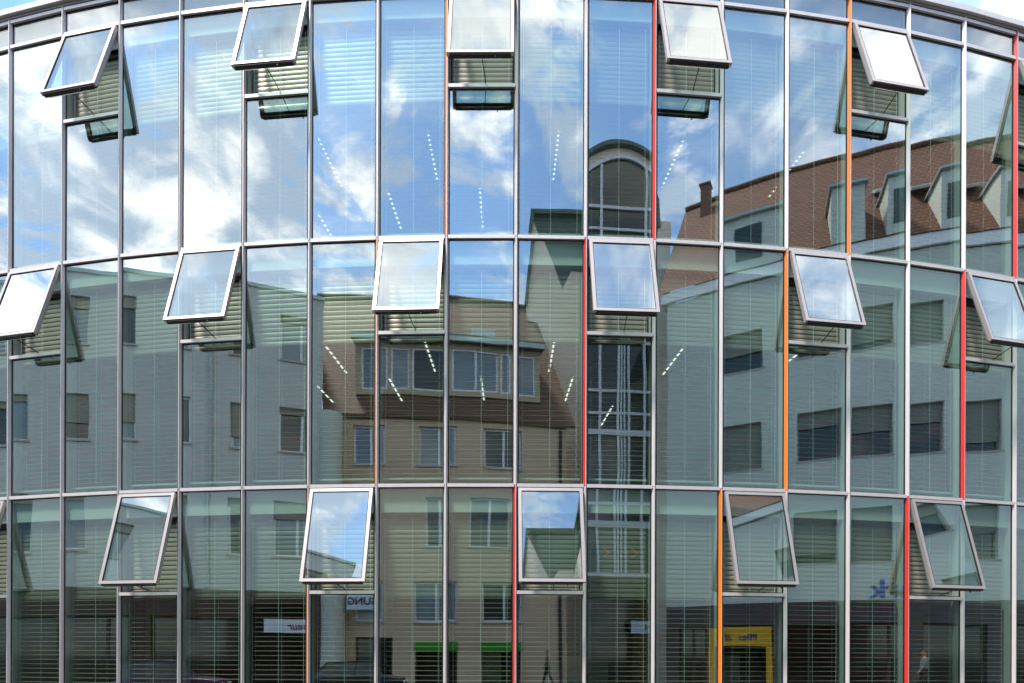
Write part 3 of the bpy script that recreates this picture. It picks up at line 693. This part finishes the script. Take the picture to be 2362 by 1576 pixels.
# opposite pavement
pv = MB()
for a, b in ((street_pt(GP, grz, -21, 0)[:2], (-11.6, -10.95)), ((-11.9, -11.8), (3.8, -14.5)), ((3.8, -14.6), (9.0, -10.4)), ((9.6, -10.0), street_pt(RP, rrz, 38, 0)[:2])):
    a = Vector(a); b = Vector(b); t = (b - a).normalized(); nn = Vector((-t.y, t.x))
    q = [a + nn * 1.8, b + nn * 1.8, b - nn * .9, a - nn * .9]
    pv.face([(v.x, v.y, .12 + .001 * len(pv.f)) for v in q]); pv.face([(q[0].x, q[0].y, 0), (q[1].x, q[1].y, 0), (q[1].x, q[1].y, .12), (q[0].x, q[0].y, .12)])
tag(pv.build('pavement', M['paving'], fix=False), kind='structure')

# ------------------------------------------------------------------ signs
def text_mesh(body, size, depth=.012, shear=0., spacing=1.0):
    cu = bpy.data.curves.new('lettering', 'FONT'); cu.body = body; cu.size = size; cu.extrude = depth / 2; cu.offset = size * .022; cu.align_x = 'CENTER'; cu.align_y = 'CENTER'
    cu.shear = shear; cu.space_character = spacing; cu.resolution_u = 3
    o = bpy.data.objects.new('lettering', cu); COL.objects.link(o)
    dg = bpy.context.evaluated_depsgraph_get(); dg.update()
    me = bpy.data.meshes.new_from_object(o.evaluated_get(dg)); me.name = 'lettering'
    bpy.data.objects.remove(o); bpy.data.curves.remove(cu)
    return me
def sign(name, label, cat, P, rz, S, s0, s1, z0, z1, y, mat, texts, back=.06):
    """board on a house front; texts = (body, size, dx, dz, material, shear), read from the street"""
    c_, s_ = cos(rz), sin(rz); sm = (s0 + s1) / 2; zm = (z0 + z1) / 2
    t = thing(name, label, cat, street_pt(P, rz, sm * S[0], y * S[1], CAM_Z + (zm - CAM_Z) * S[2]), rz); t.scale = S
    w, h = (s1 - s0) / 2, (z1 - z0) / 2
    if mat:
        m = MB(); m.box(-w, w, -back, 0, -h, h); m.box(-w - .02, w + .02, -back, -.012, -h - .02, -h - .0005); m.box(-w - .02, w + .02, -back, -.012, h + .0005, h + .02); m.build('board', mat, t)
    for body, size, dx, dz, tm_, shr in texts:
        me = text_mesh(body, size, .014, shr); me.materials.clear(); me.materials.append(tm_)
        o = put('lettering', me, t); o.location = (dx, .0085, dz); o.rotation_euler = (pi / 2, 0, pi)
    return t
sign('shop_sign', 'white sign reading GUNG in dark capitals at the corner of the beige house', 'sign', BP, brz, BS, .88, 1.98, 3.28, 4.4, .75, M['signwhite'], [('GUNG', .36, .0, -.28, M['dark'], 0), ('REINI', .36, 0, .22, M['dark'], 0)])
sign('shop_sign', 'long white sign with slanted maroon script on the grey house', 'sign', GP, grz, GS, 11.15, 13.0, 2.42, 2.86, .12, M['signwhite'], [('Friseur', .34, .35, .0, M['maroon'], .35)])
sign('shop_sign', 'small white sign with narrow dark capitals under the glazed tower', 'sign', TPt, 0, TS, 6.15, 8.2, 2.53, 2.98, .5, M['signwhite'], [('BAHN', .30, -.1, 0, M['dark'], 0)])
yt = sign('shop_sign', 'yellow fascia sign with dark blue striped emblem on the tiled house', 'sign', RP, rrz, RS, 1.6, 4.2, 1.93, 2.52, .14, M['yellow'], [('PBeo', .26, .62, -.03, M['navy'], 0)])
m = MB()
for k, (x, w) in enumerate(((0, .10), (.13, .035), (.19, .03), (.25, .025))):
    m.prism([(-.10 + -x * -1 - w - .0, -.14), (-.10 + x, -.14), (-.02 + x - .14, .12 - k * .03), (-.06 + x - w - .10, .15 - k * .03)], 'y', .001, .012)
m.build('emblem', M['navy'], yt)
for x in (-1.22, 1.22):
    m = MB(); m.box(x - .09, x + .09, -.06, -.01, -1.9, -.32); m.build('side_post', M['yellow'], yt)
sign('wall_lettering', 'blue lower case letters reading park on the pale tiled house', 'lettering', RP, rrz, RS, 7.9, 11.6, 3.2, 4.0, .012, None, [('p', .8, 1.55, .0, M['blue'], 0), ('ark', .80, -1.15, .0, M['blue'], 0)])

# ------------------------------------------------------------------ cars
def car(label, loc, rz, paint):
    t = thing('parked_car', label, 'car', loc, rz)
    m = MB(); hw = .86
    low = [(-2.05, .38), (-2.1, .62), (-1.98, .82), (-1.2, .90), (1.35, .93), (1.95, .84), (2.08, .60), (2.02, .36), (1.7, .24), (-1.75, .24)]
    secs = [(-hw, .93), (-hw * .97, 1.0), (hw * .97, 1.0), (hw, .93)]
    i0 = len(m.v)
    for y, k in secs: m.v += [(x * k, y, .24 + (z - .24) * (k if z > .5 else 1)) for x, z in low]
    nn = len(low)
    for a in range(3):
        for b in range(nn): m.f.append([i0 + a * nn + b, i0 + a * nn + (b + 1) % nn, i0 + (a + 1) * nn + (b + 1) % nn, i0 + (a + 1) * nn + b]); m.m.append(0)
    m.f.append([i0 + b for b in range(nn)]); m.m.append(0); m.f.append([i0 + 3 * nn + b for b in range(nn)]); m.m.append(0)
    body = m.build('body', paint, t)
    bv = body.modifiers.new('soft', 'BEVEL'); bv.width = .05; bv.segments = 3; bv.limit_method = 'ANGLE'
    m = MB(); base = [(-1.75, .88), (1.12, .90)]; top = [(-1.25, 1.36), (-.2, 1.42), (.42, 1.38)]
    prof = [(-1.78, .86), (-1.28, 1.33), (-.3, 1.385), (.38, 1.34), (1.18, .88)]
    i0 = len(m.v)
    for sy in (-1, 1): m.v += [(x, sy * (.80 - .22 * max(0, (z - .88)) / .5), z) for x, z in prof]
    for b in range(4): m.f.append([i0 + b, i0 + b + 1, i0 + 5 + b + 1, i0 + 5 + b]); m.m.append(0)
    m.f.append([i0, i0 + 1, i0 + 2, i0 + 3, i0 + 4]); m.m.append(0); m.f.append([i0 + 5 + k for k in range(5)][::-1]); m.m.append(0)
    m.build('windows', M['hglass'], t)
    m = MB(); rp = [(-1.34, 1.335), (-.3, 1.39), (.42, 1.345), (.42, 1.375), (-.3, 1.425), (-1.34, 1.37)]
    m.prism(rp, 'y', -.61, .61)
    for sy in (-1, 1):
        m.tube((.42, sy * .6, 1.35), (1.2, sy * .79, .89), .025); m.tube((-1.32, sy * .6, 1.345), (-1.8, sy * .79, .87), .035); m.tube((-.35, sy * .58, 1.38), (-.4, sy * .795, .9), .025)
    m.build('roof', paint, t)
    for x in (-1.3, 1.3):
        for sy in (-1, 1):
            w = MB(); w.tube((x, sy * .70, .31), (x, sy * .885, .31), .31, 0, 22); wh = w.build('wheel', M['black'], t)
            w = MB(); w.tube((x, sy * .88, .31), (x, sy * .895, .31), .2, 0, 16); w.build('rim', M['chrome'], wh)
    for sy in (-1, 1):
        w = MB(); w.box(1.9, 2.06, sy * .62 - .16, sy * .62 + .16, .62, .76); w.build('headlight', M['frame_w'], t)
    return t
M['car1'] = pmat('dark_car_paint', (.03, .035, .05), .25, .4, .05, 3.)
M['car2'] = pmat('violet_car_paint', (.10, .04, .10), .25, .4, .05, 3.)
car('dark blue parked car mirrored below the GUNG sign', (-6.6, -3.4, 0), brz, M['car1'])
car('dark violet parked car in front of the grey house', (-12.6, 1.6, 0), grz, M['car2'])

# ------------------------------------------------------------------ people (two passers-by mirrored low in the glass)
def person(label, loc, rz, skin, coat, legs, hair, stride=.22):
    t = thing('person', label, 'person', loc, rz)
    def skinned(name, pts, edges, rad, mat, par, sub=2):
        me = bpy.data.meshes.new(name); me.from_pydata(pts, edges, []); me.materials.append(mat)
        o = put(name, me, par); md = o.modifiers.new('skin', 'SKIN'); md.use_smooth_shade = True
        for k, sv_ in enumerate(me.skin_vertices[0].data):
            r_ = rad[k]; sv_.radius = r_ if isinstance(r_, tuple) else (r_, r_); sv_.use_root = (k == 0)
        s2 = o.modifiers.new('sub', 'SUBSURF'); s2.levels = s2.render_levels = sub
        return o
    s = stride
    P = [(0, 0, .95), (0, 0, 1.12), (0, 0, 1.34), (0, 0, 1.46), (.01, 0, 1.54), (.02, 0, 1.63), (.02, 0, 1.70),
         (0, .10, .90), (s * .6, .10, .50), (s, .10, .09), (s + .15, .10, .045), (0, -.10, .90), (-s * .35, -.10, .50), (-s * 1.2, -.10, .13), (-s * 1.2 + .14, -.10, .05),
         (0, .19, 1.38), (-.10, .23, 1.12), (-.02, .24, .90), (.03, .24, .82), (0, -.19, 1.38), (.06, -.23, 1.12), (.20, -.24, .93), (.26, -.24, .87)]
    E = [(0, 1), (1, 2), (2, 3), (3, 4), (4, 5), (5, 6), (0, 7), (7, 8), (8, 9), (9, 10), (0, 11), (11, 12), (12, 13), (13, 14), (2, 15), (15, 16), (16, 17), (17, 18), (2, 19), (19, 20), (20, 21), (21, 22)]
    Rd = [(.12, .15), (.10, .13), (.11, .16), .055, .07, .092, .07, .085, .06, .042, .04, .085, .06, .042, .04, .06, .045, .032, .035, .06, .045, .032, .035]
    body = skinned('body', P, E, Rd, skin, t)
    skinned('jacket', [P[0], P[1], P[2], (0, 0, 1.43), P[15], P[16], (-.03, .24, .93), P[19], P[20], (.18, -.24, .95)], [(0, 1), (1, 2), (2, 3), (2, 4), (4, 5), (5, 6), (2, 7), (7, 8), (8, 9)],
            [(.14, .17), (.13, .16), (.13, .18), .075, .075, .06, .048, .075, .06, .048], coat, t)
    skinned('trousers', [(0, 0, .97), P[7], P[8], (s, .10, .14), P[11], P[12], (-s * 1.2, -.10, .17)], [(0, 1), (1, 2), (2, 3), (0, 4), (4, 5), (5, 6)],
            [(.13, .15), .10, .075, .06, .10, .075, .06], legs, t)
    skinned('hair', [(-.015, 0, 1.62), (-.01, 0, 1.69), (.01, 0, 1.735)], [(0, 1), (1, 2)], [.098, .10, .07], hair, t)
    # face: nose, brows line, mouth and fingers as fine bumps on the body's own skin
    m = MB(); m.prism([(.105, 1.60), (.135, 1.605), (.108, 1.65)], 'y', -.012, .012); m.build('nose', skin, body)
    for sy in (-1, 1):
        m = MB(); m.tube((.098, sy * .032, 1.655), (.108, sy * .032, 1.655), .011); m.build('eye', M['dark'], body)
        hp = Vector(P[18] if sy > 0 else P[22])
        m = MB()
        for k, (dy, l) in enumerate(((-.022, .065), (-.007, .075), (.008, .07), (.022, .055))):
            m.tube(hp + Vector((.0, dy, -.02)), hp + Vector((.012, dy, -.02 - l * .6)), .009, 0, 6); m.tube(hp + Vector((.012, dy, -.02 - l * .6)), hp + Vector((.0, dy, -.02 - l)), .008, 0, 6)
        m.tube(hp + Vector((.02, 0, 0)), hp + Vector((.05, 0, -.045)), .009, 0, 6); m.build('fingers', skin, body)
    m = MB(); m.box(.098, .106, -.022, .022, 1.575, 1.583); m.build('mouth', M['maroon'], body)
    return t
M['skin'] = pmat('skin', (.45, .26, .18), .6, 0, .05, 6.)
M['coat1'] = pmat('dusky_pink_jacket', (.22, .10, .10), .85, 0, .2, 12.)
M['coat2'] = pmat('speckled_grey_jacket', (.17, .17, .18), .85, 0, .6, 60.)
M['jeans'] = pmat('dark_trousers', (.03, .03, .045), .85, 0, .15, 12.)
M['hair1'] = pmat('dark_hair', (.02, .015, .012), .6, 0, .2, 20.)
M['hair2'] = pmat('brown_hair', (.12, .06, .035), .6, 0, .2, 20.)
person('person in a dusky pink jacket walking past the beige house', (2.5, -12.4, .13), pi, M['skin'], M['coat1'], M['jeans'], M['hair1'])
person('person in a speckled grey jacket walking past the tiled house', street_pt(RP, rrz, 14.0, 1.5, .13), rrz + pi, M['skin'], M['coat2'], M['jeans'], M['hair2'])
